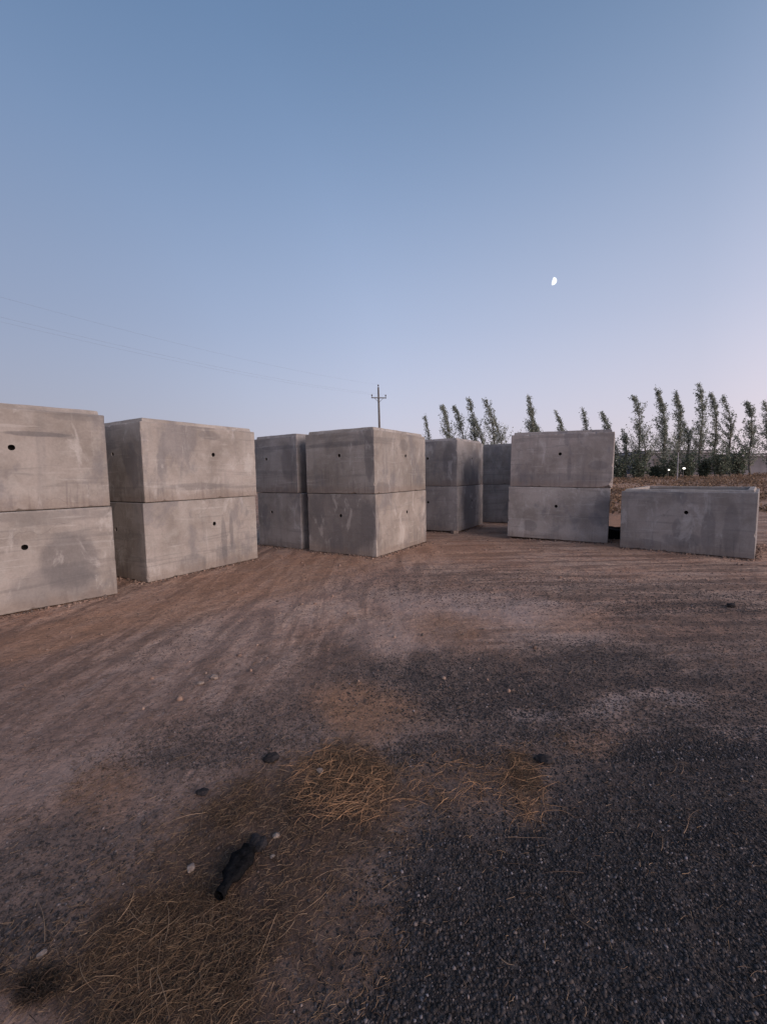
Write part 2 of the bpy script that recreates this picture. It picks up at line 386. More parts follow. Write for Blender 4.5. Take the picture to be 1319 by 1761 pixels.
for nm, arr in (('gravel', gr), ('straw', st_), ('ochre', oc), ('pale', pl)):
    at2 = ground.data.attributes.new(nm, 'FLOAT', 'POINT'); at2.data.foreach_set('value', np.clip(arr, 0, 1).astype(np.float32).ravel())

# ------------------------------------------------------------------ concrete chambers
def chamber(name, label, a, b, h, holes, seed, mat, rim=True, chip=None, hole_y=.80, rimmat=None):
    """box with its near corner at the origin, x = along A (length a), y = along B (length b)"""
    rd = random.Random(seed)
    root = empty(name, (0, 0, 0), label, 'concrete box', 'concrete chambers stored in the yard')
    bm = bmesh.new()
    C = {(i, j, k): Vector((a * i, b * j, h * k)) for i in (0, 1) for j in (0, 1) for k in (0, 1)}
    faces = {('x', 0): [(0, 0, 0), (0, 1, 0), (0, 1, 1), (0, 0, 1)], ('x', 1): [(1, 0, 0), (1, 1, 0), (1, 1, 1), (1, 0, 1)],
             ('y', 0): [(0, 0, 0), (1, 0, 0), (1, 0, 1), (0, 0, 1)], ('y', 1): [(0, 1, 0), (1, 1, 0), (1, 1, 1), (0, 1, 1)],
             ('z', 0): [(0, 0, 0), (1, 0, 0), (1, 1, 0), (0, 1, 0)], ('z', 1): [(0, 0, 1), (1, 0, 1), (1, 1, 1), (0, 1, 1)]}
    depth = {}
    def edge_samples(p, q):
        key = tuple(sorted((p, q)))
        if key not in depth:
            n = max(6, int((C[key[0]] - C[key[1]]).length / .035)); ds = []
            big = 0
            for i in range(n + 1):
                d = .007 + .006 * noise.noise(Vector((i * .35, seed * 3.1, hash(key) % 97))) + rd.random() * .003
                if rd.random() < .03: big = rd.uniform(.01, .03)
                d += big; big *= .45
                if chip and key in chip:
                    t0, w0, d0 = chip[key]; t = i / n
                    d += d0 * max(0, 1 - abs(t - t0) / w0) * (.8 + .5 * rd.random())
                ds.append(max(.004, d))
            depth[key] = ds
        ds = depth[key]
        return ds if key == (p, q) else ds[::-1]
    centre = Vector((a / 2, b / 2, h / 2))
    fv = {}
    for fk, loop in faces.items():
        fc = sum((C[p] for p in loop), Vector()) / 4
        rows = []
        for e in range(4):
            p, q, pp, qq = loop[e], loop[(e + 1) % 4], loop[e - 1], loop[(e + 2) % 4]
            ds = edge_samples(p, q); n = len(ds) - 1
            dirv = (C[q] - C[p]).normalized(); inw = (C[pp] - C[p]).normalized()
            d_start = edge_samples(pp, p)[-1]; d_end = edge_samples(q, qq)[0]
            Lh = (C[q] - C[p]).length
            row = []
            for i in range(n + 1):
                s = min(max(Lh * i / n, d_start), Lh - d_end)
                row.append(C[p] + dirv * s + inw * ds[i])
            rows.append((p, q, row))
        for e in range(4):                      # corner point shared by neighbouring rows
            r1 = rows[e][2]; r0 = rows[e - 1][2]
            cpt = r1[0]; r0[-1] = cpt
        vs = []
        for e in range(4):
            p, q, row = rows[e]
            vl = [bm.verts.new(co) for co in row[:-1]]
            vs.append(vl)
        for e in range(4):
            p, q, _ = rows[e]
            full = vs[e] + [vs[(e + 1) % 4][0]]
            fv[(fk, p, q)] = full; fv[(fk, q, p)] = full[::-1]
        outer = [v for vl in vs for v in vl]
        edges = [bm.edges.new((outer[i], outer[(i + 1) % len(outer)])) for i in range(len(outer))]
        inner = None
        if fk[0] == 'z':
            t = .16 if fk[1] else .055
            zz = h * fk[1]
            inner = [bm.verts.new(c) for c in ((t, t, zz), (a - t, t, zz), (a - t, b - t, zz), (t, b - t, zz))]
        elif fk in holes:
            hs = holes[fk]                       # distance along the face, height
            r = .034; n = 16; inner = []
            for i in range(n):
                th = 2 * math.pi * i / n; du, dz = r * math.cos(th) * (1 + .1 * rd.random()), r * math.sin(th) * (1 + .1 * rd.random())
                inner.append(bm.verts.new((fc.x if fk[0] == 'x' else hs[0] + du, hs[0] + du if fk[0] == 'x' else fc.y, hs[1] + dz)))
        if inner:
            edges += [bm.edges.new((inner[i], inner[(i + 1) % len(inner)])) for i in range(len(inner))]
        bmesh.ops.triangle_fill(bm, use_beauty=True, use_dissolve=False, edges=edges)
        if fk in holes:
            dirn = {('x', 0): 1, ('x', 1): -1, ('y', 0): 1, ('y', 1): -1}[fk]
            dv = Vector((dirn, 0, 0)) if fk[0] == 'x' else Vector((0, dirn, 0))
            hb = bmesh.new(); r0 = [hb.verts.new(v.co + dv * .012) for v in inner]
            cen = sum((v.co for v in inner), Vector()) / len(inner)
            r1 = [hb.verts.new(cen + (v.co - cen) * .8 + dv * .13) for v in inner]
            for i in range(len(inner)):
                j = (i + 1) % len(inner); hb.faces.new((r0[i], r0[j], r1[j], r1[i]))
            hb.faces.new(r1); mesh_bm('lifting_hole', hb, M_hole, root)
            lip = [bm.verts.new(v.co + dv * .014) for v in inner]
            for i in range(len(inner)):
                j = (i + 1) % len(inner); bm.faces.new((inner[i], inner[j], lip[j], lip[i]))
        if fk[0] == 'z':
            zz = .15 if fk[1] else .1
            lo = [bm.verts.new((v.co.x, v.co.y, zz + .0)) for v in inner]
            for i in range(4): bm.faces.new((inner[i], inner[(i + 1) % 4], lo[(i + 1) % 4], lo[i]))
            bm.faces.new(lo)
    # chamfer strips across the twelve edges, corner triangles
    fl = list(faces)
    for key in depth:
        sh = [f for f in fl if (f, key[0], key[1]) in fv]
        r1, r2 = fv[(sh[0], *key)], fv[(sh[1], *key)]
        for i in range(len(r1) - 1):
            try: bm.faces.new((r1[i], r1[i + 1], r2[i + 1], r2[i]))
            except ValueError: pass
    for p in C:
        tri = []
        for f, loop in faces.items():
            if p in loop:
                q = loop[(loop.index(p) + 1) % 4]; tri.append(fv[(f, p, q)][0])
        try: bm.faces.new(tri)
        except ValueError: pass
    mesh_bm('wall', bm, mat, root)
    if rim:
        bm = bmesh.new(); H0, H1 = h - .004, h + (.045 if seed == 8 else .062)
        def ring(t, z, n=14, j=.003):
            pts = []
            cs = [(t, t), (a - t, t), (a - t, b - t), (t, b - t)]
            for e in range(4):
                p, q = cs[e], cs[(e + 1) % 4]
                for i in range(n):
                    s = i / n; pts.append(bm.verts.new((p[0] + (q[0] - p[0]) * s + rd.uniform(-j, j), p[1] + (q[1] - p[1]) * s + rd.uniform(-j, j), z + rd.uniform(-j, j))))
            return pts
        rings = [ring(.052, H0), ring(.06, H1 - .012), ring(.07, H1), ring(.15, H1), ring(.158, H1 - .012), ring(.16, H0, j=0)]
        for r1, r2 in zip(rings, rings[1:]):
            n = len(r1)
            for i in range(n): bm.faces.new((r1[i], r1[(i + 1) % n], r2[(i + 1) % n], r2[i]))
        mesh_bm('rim', bm, rimmat or mat, root)
    return root
def place(root, x, y, yaw, z=0, tilt=0, tilt2=0):
    # local x -> A = (sin yaw, cos yaw), local y -> B = (-cos yaw, sin yaw)
    root.location = (x, y, z); root.rotation_mode = 'XYZ'
    root.rotation_euler = (tilt, tilt2, math.pi / 2 - yaw)
Hb = 1.247; GAP = .009
def stack(x, y, yaw, a, b, ah, bh, labels, seed, mats=None, dz=0., tilt=0., tilt2=0., top_shift=(0, 0, 0), chipt=None, chipb=None):
    mats = mats or (M_conc, M_conc)
    hl = lambda z, k: {('y', 0): (ah[k], z), ('x', 0): (bh[k], z), ('y', 1): (a / 2, z), ('x', 1): (b / 2, z)}
    lo = chamber('concrete_box', labels[1], a, b, Hb, hl(.80, 1), seed, mats[1], rim=False, chip=chipb)
    place(lo, x, y, yaw, dz, tilt, tilt2)
    up = chamber('concrete_box', labels[0], a, b, Hb, hl(.775, 0), seed + 50, mats[0], rim=True, chip=chipt)
    yw = yaw + top_shift[2]
    n = Vector((0, 0, Hb + GAP)); n.rotate(lo.rotation_euler)
    place(up, x + n.x + top_shift[0], y + n.y + top_shift[1], yw, dz + n.z, tilt, tilt2)
    return lo, up

def stained_shaded(st, tint=(1, 1, 1)): return concrete('stained_shaded_concrete', tint, st)
S1b = stained_shaded([(1.72, 0, .55, .34, .4, .42, .55), (1.5, 0, .25, .5, .4, .3, .4)])
S1t = stained_shaded([(1.9, 0, 1.2, .3, .4, .06, .3), (1.5, 0, .95, .35, .4, .035, .6)])
S2b = stained_shaded([(1.45, 0, .45, .07, .4, .5, .5), (1.62, 0, .62, .05, .4, .35, .45), (.8, 0, .15, .28, .4, .2, .4)])
S2t = stained_shaded([(.9, 0, .22, .6, .4, .07, .4), (1.2, 0, 1.12, .25, .4, .08, .35)])
S4t = stained_shaded([(0, .12, .8, .4, .12, .55, .5), (0, .9, 1.0, .4, .95, .06, .4), (.3, 0, .12, .3, .4, .12, .45), (1.2, 0, 1.0, .22, .4, .14, .4), (1.9, 0, .2, .25, .4, .16, .3)])
S4b = stained_shaded([(0, .9, .7, .18, 1.2, .8, .6), (0, .2, .5, .18, .22, .7, .35), (.12, 0, .3, .1, .3, .5, .25)], (1.02, 1, .98))  # first ellipsoid darkens the whole left face
S3t = stained_shaded([(0, .25, .7, .3, .25, .5, .4), (0, .6, 1.02, .3, .7, .05, .4)], (.93, .95, 1))
S5t = stained_shaded([(0, .2, .6, .3, .24, .7, .45), (.9, 0, .35, .5, .3, .5, .55)], (.9, .92, .97))  # tint and right-face ellipsoid paint the shadow of the neighbouring stack
S5b = stained_shaded([(0, .8, .6, .3, 1., .8, .3), (.95, 0, .6, .55, .3, 1., .6)], (.9, .92, .97))  # tint and face-wide ellipsoids paint shade on this lower box
S7t = stained_shaded([(0, 1.2, .18, .3, 1.3, .16, .35), (0, .9, .45, .3, .05, .3, .4), (0, .3, .5, .3, .22, .12, .4)], (.95, .95, 1.0))
S7b = stained_shaded([(0, 1.7, .3, .3, .2, .14, .4), (0, .15, .8, .3, .18, .5, .35)], (.93, .95, 1.0))
S8 = stained_shaded([(0, 1.1, .25, .3, .35, .18, .4), (0, .7, .45, .3, .12, .45, .4), (0, .35, .5, .3, .14, .5, .35), (0, 1.2, .5, .3, .08, .2, .35), (0, 1.7, .12, .3, .4, .1, .3)], (.93, .95, 1.0))
stack(-5.327, 4.401, .762, 2.22, 1.75, (1.218, 1.246), (.86, .86),
      ('upper concrete box of the stack cut by the left edge', 'lower box cut by the left edge, dark damp patch beside its hole'), 1, mats=(S1t, S1b), top_shift=(-.015, .0, -.004))
stack(-3.70, 6.62, .55, 2.24, 1.75, (1.274, 1.263), (.858, .84),
      ('upper box of the second stack from the left, warm grey front and shaded left end', 'lower box of the second stack from the left, on scraped orange soil'), 2, mats=(S2t, S2b), top_shift=(.02, .03, 0))
stack(-1.827, 9.483, .591, 2.22, 1.41, (1.1, 1.1), (.99, .93),
      ('upper box of the recessed grey stack between the second stack and the central corner stack', 'lower box of the recessed grey stack left of the central corner stack'), 3, mats=(S3t, M_concb), top_shift=(-.05, .02, 0))
stack(-.15, 8.40, .55, 2.246, 1.745, (1.27, 1.286), (.852, .861),
      ('upper box of the central stack, in front of the utility pole', 'lower box of the central stack, grey left face and tan right face'), 4, mats=(S4t, S4b), dz=.0, top_shift=(-.01, .0, 0))
stack(2.019, 11.72, .562, 2.06, 1.75, (1.135, 1.1), (.895, .887),
      ('upper box of the narrow stack just right of the central stack', 'lower box of the narrow stack right of the centre, resting on a small pale block'), 5, mats=(S5t, S5b), dz=.03)
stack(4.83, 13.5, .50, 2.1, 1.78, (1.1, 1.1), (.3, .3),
      ('upper box of the farthest dark stack, seen in the gap behind the wide stack', 'lower box of the farthest dark stack, in deep shade in the gap'), 6, mats=(M_shaded, M_shaded))
stack(5.073, 9.663, .485, 2.24, 2.24, (1.1, 1.1), (1.108, 1.124),
      ('upper box of the wide purple-grey stack beside the single box, chipped lower right corner', 'lower box of the wide purple-grey stack beside the single box'), 7,
      mats=(S7t, S7b), dz=-.005, tilt=.020, top_shift=(.02, -.02, .01), chipt={((0, 0, 0), (0, 0, 1)): (.06, .12, .055), ((0, 0, 0), (0, 1, 0)): (.03, .09, .05)})
sb_ = chamber('concrete_box', 'single low concrete box at the right, the only one not stacked', 2.24, 2.19, 1.2, {('y', 0): (1.1, .8), ('x', 0): (1.048, .8), ('x', 1): (1.1, .8), ('y', 1): (1.1, .8)}, 8, S8, True, rimmat=M_rim)
place(sb_, 6.681, 7.658, .725, 0, 0)

# ------------------------------------------------------------------ loose things near the boxes
def lump(name, loc, size, mat, seed, label=None, cat=None, group=None, rot=0, sub=3, rough=.35, parent=None):
    bm = bmesh.new(); bmesh.ops.create_icosphere(bm, subdivisions=sub, radius=1)
    for v in bm.verts:
        n = noise.fractal(v.co * 1.3 + Vector((seed * 7.3, 0, 0)), .9, 2.1, 4)
        v.co *= 1 + rough * n
        v.co = Vector((v.co.x * size[0], v.co.y * size[1], v.co.z * size[2]))
    o = mesh_bm(name, bm, mat, parent, False); o.location = loc; o.rotation_euler = (0, 0, rot)
    if label: tag(o, label, cat, group)
    return o
def gz(x, y): return float(ground_z(np.array([x]), np.array([y]))[0])
def ground_item(px, py): 
    p = G(px, py); p.z = gz(p.x, p.y); return p
bm = bmesh.new(); add_box(bm, -.09, .09, -.06, .06, -.02, .075)
bmesh.ops.subdivide_edges(bm, edges=bm.edges[:], cuts=3, use_grid_fill=True)
for v in bm.verts: v.co += Vector([noise.noise(v.co * 20 + Vector((k, 0, 0))) * .012 for k in (0, 9, 17)])
blk = mesh_bm('packing_block', bm, M_rock); blk.location = (1.95, 11.72, 0); blk.rotation_euler = (0, 0, .5)
tag(blk, 'small pale block wedged under the corner of the narrow central stack', 'block')
gp = G(1055, 926)
bm = bmesh.new(); add_box(bm, -.34, .34, -.30, .30, 0, .24); bmesh.ops.subdivide_edges(bm, edges=bm.edges[:], cuts=5, use_grid_fill=True)
for v in bm.verts: v.co += Vector([noise.noise(v.co * 5 + Vector((k, 0, 0))) * .07 for k in (0, 9, 17)])
sh = mesh_bm('gap_lump', bm, M_black); sh.location = (gp.x - .02, gp.y + .32, gz(gp.x, gp.y + .3) - .02); sh.rotation_euler = (0, 0, -.5)  # blocky near-black mass filling the gap
tag(sh, 'black blocky lump in the gap between the wide stack and the single box', 'scrap')

# black crushed bottle-like object in the dry grass
p0, p1 = ground_item(380, 1545), ground_item(432, 1462)
axis_v = (p1 - p0); Ln = axis_v.length
prof = [(0, .012), (.03, .024), (.05, .026), (.17, .026), (.24, .034), (.34, .052), (.5, .060), (.68, .062), (.84, .056), (.94, .042), (1.0, .012)]
V, Fq = [], []; k = 20
for i, (t, r) in enumerate(prof):
    for j in range(k):
        th = 2 * math.pi * j / k
        w = 1 + .14 * noise.noise(Vector((t * 30, math.cos(th) * 5, math.sin(th) * 5))) + .34 * noise.noise(Vector((t * 7, math.cos(th) * 1.6, math.sin(th) * 1.6)))
        r = prof[i][1] * .74 * (1 + .12 * math.sin(t * 21)); V.append((t * Ln, r * w * math.cos(th) * 1.0, r * w * math.sin(th) * .62))
for i in range(len(prof) - 1):
    for j in range(k): Fq.append((i * k + j, (i + 1) * k + j, (i + 1) * k + (j + 1) % k, i * k + (j + 1) % k))
b0 = mesh_np('black_bottle', V, Fq, M_black, None, True)
b0.location = (p0.x, p0.y, p0.z + .035); b0.rotation_euler = (0, 0, math.atan2(axis_v.y, axis_v.x))
tag(b0, 'crumpled black bottle-shaped object lying in the dry grass', 'bottle')
V, Fq = tube([(-.012, 0, 0), (.0, 0, 0), (.012, 0, 0)], [.020, .023, .022], 14)
Fq.append(tuple(range(4)))
cap = mesh_np('mouth_ring', V, Fq, M_black, b0, True)
lump('black_scrap', ground_item(443, 1452) + Vector((.0, .01, .012)), (.035, .05, .018), M_clod, 12, 'small flat black scrap beyond the wide end of the bottle-shaped object', 'scrap', rot=.6)

lump('dark_clod', ground_item(467, 1303) + Vector((0, 0, .012)), (.045, .035, .022), M_clod, 21, 'dark clod on the grey soil above the dry grass patch', 'clod', 'dark clods on the soil', .4)
lump('dark_clod', ground_item(1257, 1043) + Vector((0, 0, .02)), (.05, .04, .03), M_clod, 22, 'dark clod near the right edge, in front of the single box', 'clod', 'dark clods on the soil')
lump('dark_clod', ground_item(348, 1362) + Vector((0, 0, .01)), (.03, .022, .014), M_clod, 23, 'flat dark clod left of the dry grass patch', 'clod', 'dark clods on the soil')
lump('dark_clod', ground_item(935, 1305) + Vector((0, 0, .01)), (.05, .04, .018), M_clod, 24, 'dark clod right of the small ochre grass patch', 'clod', 'dark clods on the soil')
for i, (px, py, s, lb) in enumerate([(475, 1435, .017, 'pale pebble right of the black bottle-shaped object, farthest of the three there'), (468, 1470, .011, 'small pinkish pebble beside the wide end of the black bottle-shaped object'),
        (430, 1463, .012, 'pale pebble touching the wide end of the black bottle-shaped object'), (550, 1325, .022, 'pale stone at the upper left edge of the straw patch'), (368, 1165, .035, 'pale stone on the bare soil at left of centre'),
        (345, 1175, .026, 'smaller pale stone just left of the stone on the bare soil'), (72, 1643, .016, 'pale pebble on the dark gravel near the lower left'), (328, 1492, .02, 'reddish stone left of the black bottle-shaped object')]):
    lump('stone', ground_item(px, py) + Vector((0, 0, s * .4)), (s, s * .8, s * .6), M_rock, 40 + i, lb, 'stone', 'pale stones on the ground', i * .7, 2, .3)
# burnt clump bottom left
rs = np.random.RandomState(7)

# ------------------------------------------------------------------ gravel grains (uncountable)
def scatter(n, lim, seed, keep):
    rs = np.random.RandomState(seed); out = []
    while sum(len(o) for o in out) < n:
        y = rs.uniform(lim[2], lim[3], 60000); x = rs.uniform(-1.0, 1.0, 60000) * (y * .95 + .9)
        wx = x + .35 * (fbm(x * 1.7, y * 1.7, 4, 61) - .5); wy = y + .45 * (fbm(x * 1.7, y * 1.7, 4, 71) - .5)
        k = keep(x, y, wx, wy)
        q = rs.rand(60000) < k
        out.append(np.stack([x[q], y[q]], -1))
    return np.concatenate(out)[:n]
def grain_keep(x, y, wx, wy):
    g = patches(GR, wx, wy); g = np.maximum(g, .85 * (y < 1.1)); s = patches(ST, wx, wy)
    g = g * (1 - .85 * s) * (1 - .7 * patches(ORC, wx, wy))
    return np.clip(g ** 1.6 + .02, 0, 1) * np.clip(2.1 / y, .12, 1) ** 1.3

def grains(n, y0, y1, smin, smax, seed, zoff=.2):
    rs = np.random.RandomState(seed)
    P = scatter(n, (0, 1, y0, y1), seed, grain_keep)
    ico = bmesh.new(); bmesh.ops.create_icosphere(ico, subdivisions=1, radius=1)
    bv = np.array([v.co[:] for v in ico.verts]); bf = np.array([[v.index for v in f.verts] for f in ico.faces]); ico.free()
    nv = len(bv)
    sz = smin + (smax - smin) * rs.rand(n) ** 3.0
    scl = rs.uniform(.6, 1.25, (n, 3)) * sz[:, None]; scl[:, 2] *= .7
    V = bv[None] * (1 + rs.uniform(-.22, .22, (n, nv, 1)))
    V = V * scl[:, None]
    th = rs.uniform(0, 6.28, n); c_, s_ = np.cos(th), np.sin(th)
    ph = rs.uniform(-.6, .6, n); cp, sp = np.cos(ph), np.sin(ph)
    x, y, z = V[..., 0], V[..., 1], V[..., 2]
    y, z = y * cp[:, None] - z * sp[:, None], y * sp[:, None] + z * cp[:, None]
    x, y = x * c_[:, None] - y * s_[:, None], x * s_[:, None] + y * c_[:, None]
    z0 = ground_z(P[:, 0], P[:, 1]) + scl[:, 2] * zoff
    V = np.stack([x + P[:, :1], y + P[:, 1:2], z + z0[:, None]], -1).reshape(-1, 3)
    F = (bf[None] + (np.arange(n) * nv)[:, None, None]).reshape(-1, 3)
    t = rs.rand(n) ** 2.0
    base = .012 + .075 * t; base = np.where(rs.rand(n) < .04, rs.uniform(.11, .26, n), base)
    hue = rs.uniform(-.08, .10, n)
    col = np.stack([base * (1.14 + hue), base * .96, base * (.93 - hue), np.ones(n)], -1)
    dust = np.array([.20, .14, .11, 1.]); w = np.clip(1 - 1.6 * patches(GR, P[:, 0], P[:, 1]), 0, 1)[:, None] * .8
    col = col * (1 - w) + dust * w * rs.uniform(.5, 1.3, (n, 1)); col[:, 3] = 1
    return V, F, np.repeat(col, nv, 0)
gs = [grains(62000, .75, 2.6, .0026, .0085, 3), grains(42000, 2.3, 5.2, .0035, .0085, 4), grains(12000, 4.8, 9.5, .005, .012, 5)]
V = np.concatenate([g[0] for g in gs]); Cc = np.concatenate([g[2] for g in gs])
offs = np.cumsum([0] + [len(g[0]) for g in gs[:-1]]); F = np.concatenate([g[1] + o for g, o in zip(gs, offs)])
grav = mesh_np('gravel', V, F, M_gravel); tag(grav, 'loose dark grey gravel covering the near and right ground', 'gravel', kind='stuff')
ca = grav.data.color_attributes.new('tone', 'FLOAT_COLOR', 'POINT'); ca.data.foreach_set('color', Cc.astype(np.float32).ravel())

# ------------------------------------------------------------------ dry grass and stalks (uncountable)
def stalks(P, lmin, lmax, rmin, rmax, lift, seed, tones, lie=.9, K=7):
    rs = np.random.RandomState(seed); n = len(P)
    ln = rs.uniform(lmin, lmax, n); th = rs.uniform(0, 6.28, n); cur = rs.normal(0, .75, n)
    r = rs.uniform(rmin, rmax, n); up = rs.rand(n) ** 2 * lift
    s = np.linspace(0, 1, K)[None]
    ang = th[:, None] + cur[:, None] * (s - .5)
    step = (ln / (K - 1))[:, None]
    dx = np.cos(ang) * step; dy = np.sin(ang) * step
    x = P[:, :1] + np.cumsum(dx, 1) - dx; y = P[:, 1:2] + np.cumsum(dy, 1) - dy
    z = ground_z(x, y) + r[:, None] + .003 + up[:, None] * np.sin(s * np.pi * rs.uniform(.5, 1., (n, 1))) + .004 * rs.rand(n, K)
    nxv, nyv = -np.sin(ang), np.cos(ang)
    rad = r[:, None] * (1 - .75 * s)
    V = np.stack([np.stack([x + nxv * rad, y + nyv * rad, z], -1), np.stack([x - nxv * rad, y - nyv * rad, z], -1), np.stack([x, y, z + rad * 1.5], -1)], 2)  # n,K,3,3
    V = V.reshape(-1, 3)
    F = []
    b = (np.arange(n) * K * 3)[:, None, None] + (np.arange(K - 1) * 3)[None, :, None]
    for j in range(3):
        jj = (j + 1) % 3
        F.append(np.stack([b + j, b + jj, b + 3 + jj, b + 3 + j], -1).reshape(-1, 4))
    F = np.concatenate(F)
    T = np.array(tones)[rs.randint(0, len(tones), n)] * rs.uniform(.55, 1.25, (n, 1))
    col = np.concatenate([T, np.ones((n, 1))], 1)
    return V, F, np.repeat(col, K * 3, 0)
def straw_keep(x, y, wx, wy):
    s = patches(ST, wx, wy); o = patches([q for q in ORC if q[1] > 1240], wx, wy)
    bt = ((x + .545) * .9 + (y - 1.70) * .0) ** 2 / .11 ** 2 + (y - 1.70) ** 2 / .2 ** 2
    return (bt > 1) * np.clip(s ** 1.2 * .9 + o * 1.0, 0, 1) * np.clip((fbm(x * 4, y * 4, 3, 77) - .40) * 4, .12, 1)
P1 = scatter(9500, (0, 1, .8, 4.2), 8, straw_keep)
P2 = scatter(110, (0, 1, .8, 3.4), 9, straw_keep)
P3 = scatter(700, (0, 1, .8, 9.0), 10, lambda x, y, a, b: np.full_like(x, .5))
P5 = scatter(16000, (0, 1, .8, 5.0), 14, lambda x, y, a, b: np.clip(patches([(q[0], q[1], q[2] * 1.3, q[3] * 1.3, q[4], q[5]) for q in ST], a, b) + patches(ORC[:7], a, b), .06, 1) * .8)
P4 = scatter(1000, (0, 1, 1.9, 3.2), 12, lambda x, y, a, b: patches([(600, 1370, 90, 80, -30, 1.), (882, 1345, 42, 54, 0, .6), (780, 1340, 110, 40, 0, .3)], a, b))
tb = [(.10, .065, .043), (.17, .108, .068), (.07, .047, .033), (.25, .165, .10)]
ty = [(.26, .185, .125), (.31, .215, .14), (.20, .145, .10)]
ss = [stalks(P1, .02, .09, .0005, .0011, .010, 8, tb), stalks(P2, .08, .24, .0007, .0014, .02, 9, ty, K=9), stalks(P5, .008, .045, .0006, .0014, .006, 14, tb + [(.22, .15, .10), (.3, .21, .14), (.15, .10, .07)], K=3), stalks(P3, .04, .2, .001, .002, .01, 10, [(.2, .14, .1), (.1, .07, .055)]),
      stalks(P4, .05, .15, .0008, .0015, .026, 12, [(.46, .27, .15), (.36, .21, .12), (.22, .135, .085)])]

V = np.concatenate([g[0] for g in ss]); Cc = np.concatenate([g[2] for g in ss])
offs = np.cumsum([0] + [len(g[0]) for g in ss[:-1]]); F = np.concatenate([g[1] + o for g, o in zip(ss, offs)])
sg = mesh_np('dry_grass', V, F, M_straw); tag(sg, 'tangled brown and straw coloured dry grass lying on the near soil', 'dry grass', kind='stuff')
ca = sg.data.color_attributes.new('tone', 'FLOAT_COLOR', 'POINT'); ca.data.foreach_set('color', Cc.astype(np.float32).ravel())

# burnt tuft near the lower left corner
pb = G(70, 1700); rs = np.random.RandomState(5)
Pb = np.stack([rs.normal(pb.x, .04, 260), rs.normal(pb.y, .022, 260)], -1)
V, F, Cc = stalks(Pb, .02, .06, .0008, .002, .018, 15, [(.02, .016, .014), (.04, .028, .02), (.06, .04, .03)])
tf = mesh_np('burnt_tuft', V, F, M_straw); tag(tf, 'blackened tuft of burnt grass near the lower left corner', 'grass tuft')
ca = tf.data.color_attributes.new('tone', 'FLOAT_COLOR', 'POINT'); ca.data.foreach_set('color', Cc.astype(np.float32).ravel())

# ------------------------------------------------------------------ utility pole and wires
def utility_pole(x, y, label, lean=.01):
    z0 = gz(x, y); Ht = 9.75 - 1.0
    top = zat(653, 667, 41) if False else None
    t = empty('utility_pole', (x, y, z0), label, 'utility pole', 'utility poles carrying the wires')
    ztop = 9.75 - z0
    A = Acc(); A.add(tube([(-lean * 0, 0, -.3), (0, 0, ztop)], [.15, .085], 10)); A.build('pole', M_polem, t)
    bm = bmesh.new(); add_box(bm, -.72, .72, -.13, -.05, ztop - 1.02, ztop - .93); mesh_bm('crossarm', bm, M_metal, t)
    A = Acc()
    for s in (-1, 1): A.add(tube([(s * .45, -.09, ztop - .98), (0, -.10, ztop - 1.4)], [.018, .018], 6))
    A.build('brace', M_metal, t)
    tips = []
    for xx, zz in ((-.66, ztop - .93), (.66, ztop - .93), (0, ztop)):
        A = Acc(); A.add(tube([(xx, -.09 if xx else 0, zz - .02), (xx, -.09 if xx else 0, zz + .10), (xx, -.09 if xx else 0, zz + .12), (xx, -.09 if xx else 0, zz + .17), (xx, -.09 if xx else 0, zz + .19), (xx, -.09 if xx else 0, zz + .26)], [.02, .02, .085, .05, .08, .03], 8))
        A.build('insulator', M_porc, t); tips.append(Vector((xx, -.09 if xx else 0, zz + .25)))
    return t, tips
x1 = at(655, 41)
up1, tips = utility_pole(x1, 41, 'utility pole with a crossarm and insulators rising behind the central stack')
up1.rotation_euler = (0, -.012, .25)
x2, y2 = -18.2, 14.5
up2, _ = utility_pole(x2, y2, 'utility pole beyond the left edge of the photo, carrying the near end of the wires')
up2.rotation_euler = (0, 0, .6)
bpy.context.view_layer.update()
for tp, lb in zip(tips, ('faint overhead wire at left, on the left end of the crossarm', 'faint overhead wire at left, on the right end of the crossarm', 'faint overhead wire at left, from the pole top')):
    a_, b_ = up1.matrix_world @ tp, up2.matrix_world @ tp
    pts = [a_.lerp(b_, s / 40) - Vector((0, 0, .5 * 4 * (s / 40) * (1 - s / 40))) for s in range(41)]
    A = Acc(); A.add(tube(pts, [.0026] * 41, 5)); w = A.build('overhead_wire', M_wire); tag(w, lb, 'wire', 'overhead wires')

# ------------------------------------------------------------------ poplars
M = MT('poplar_leaf', .7, .25)
oi = M.n('ShaderNodeAttribute', attribute_name='tone').outputs['Color']
M.col(oi)
try: M.b.inputs['Subsurface Weight'].default_value = 0
except Exception: pass
tr = M.n('ShaderNodeBsdfTranslucent', {'Color': oi}); mx = M.n('ShaderNodeMixShader', {0: .3}); M.l(M.b.outputs[0], mx.inputs[1]); M.l(tr.outputs[0], mx.inputs[2])
M.l(mx.outputs[0], M.t.nodes['Material Output'].inputs[0]); M_leaf = M.m
M_bark = simple('poplar_bark', (.12, .11, .10), .9)
def leaves(cent, size, seed, c0=(.060, .080, .055), c1=(.125, .145, .11)):
    rs = np.random.RandomState(seed); n = len(cent); cent = np.asarray(cent)
    u = rs.normal(size=(n, 3)); u /= np.linalg.norm(u, axis=1)[:, None]
    w = rs.normal(size=(n, 3)); w -= (w * u).sum(1)[:, None] * u; w /= np.linalg.norm(w, axis=1)[:, None]
    s = size * rs.uniform(.5, 1.25, (n, 1))
    V = np.stack([cent - u * s, cent + w * s * .62, cent + u * s, cent - w * s * .62], 1).reshape(-1, 3)
    F = np.arange(n * 4).reshape(-1, 4)
    t = rs.rand(n, 1) ** 1.3; col = np.array(c0) * (1 - t) + np.array(c1) * t
    return V, F, np.repeat(np.concatenate([col, np.ones((n, 1))], 1), 4, 0)
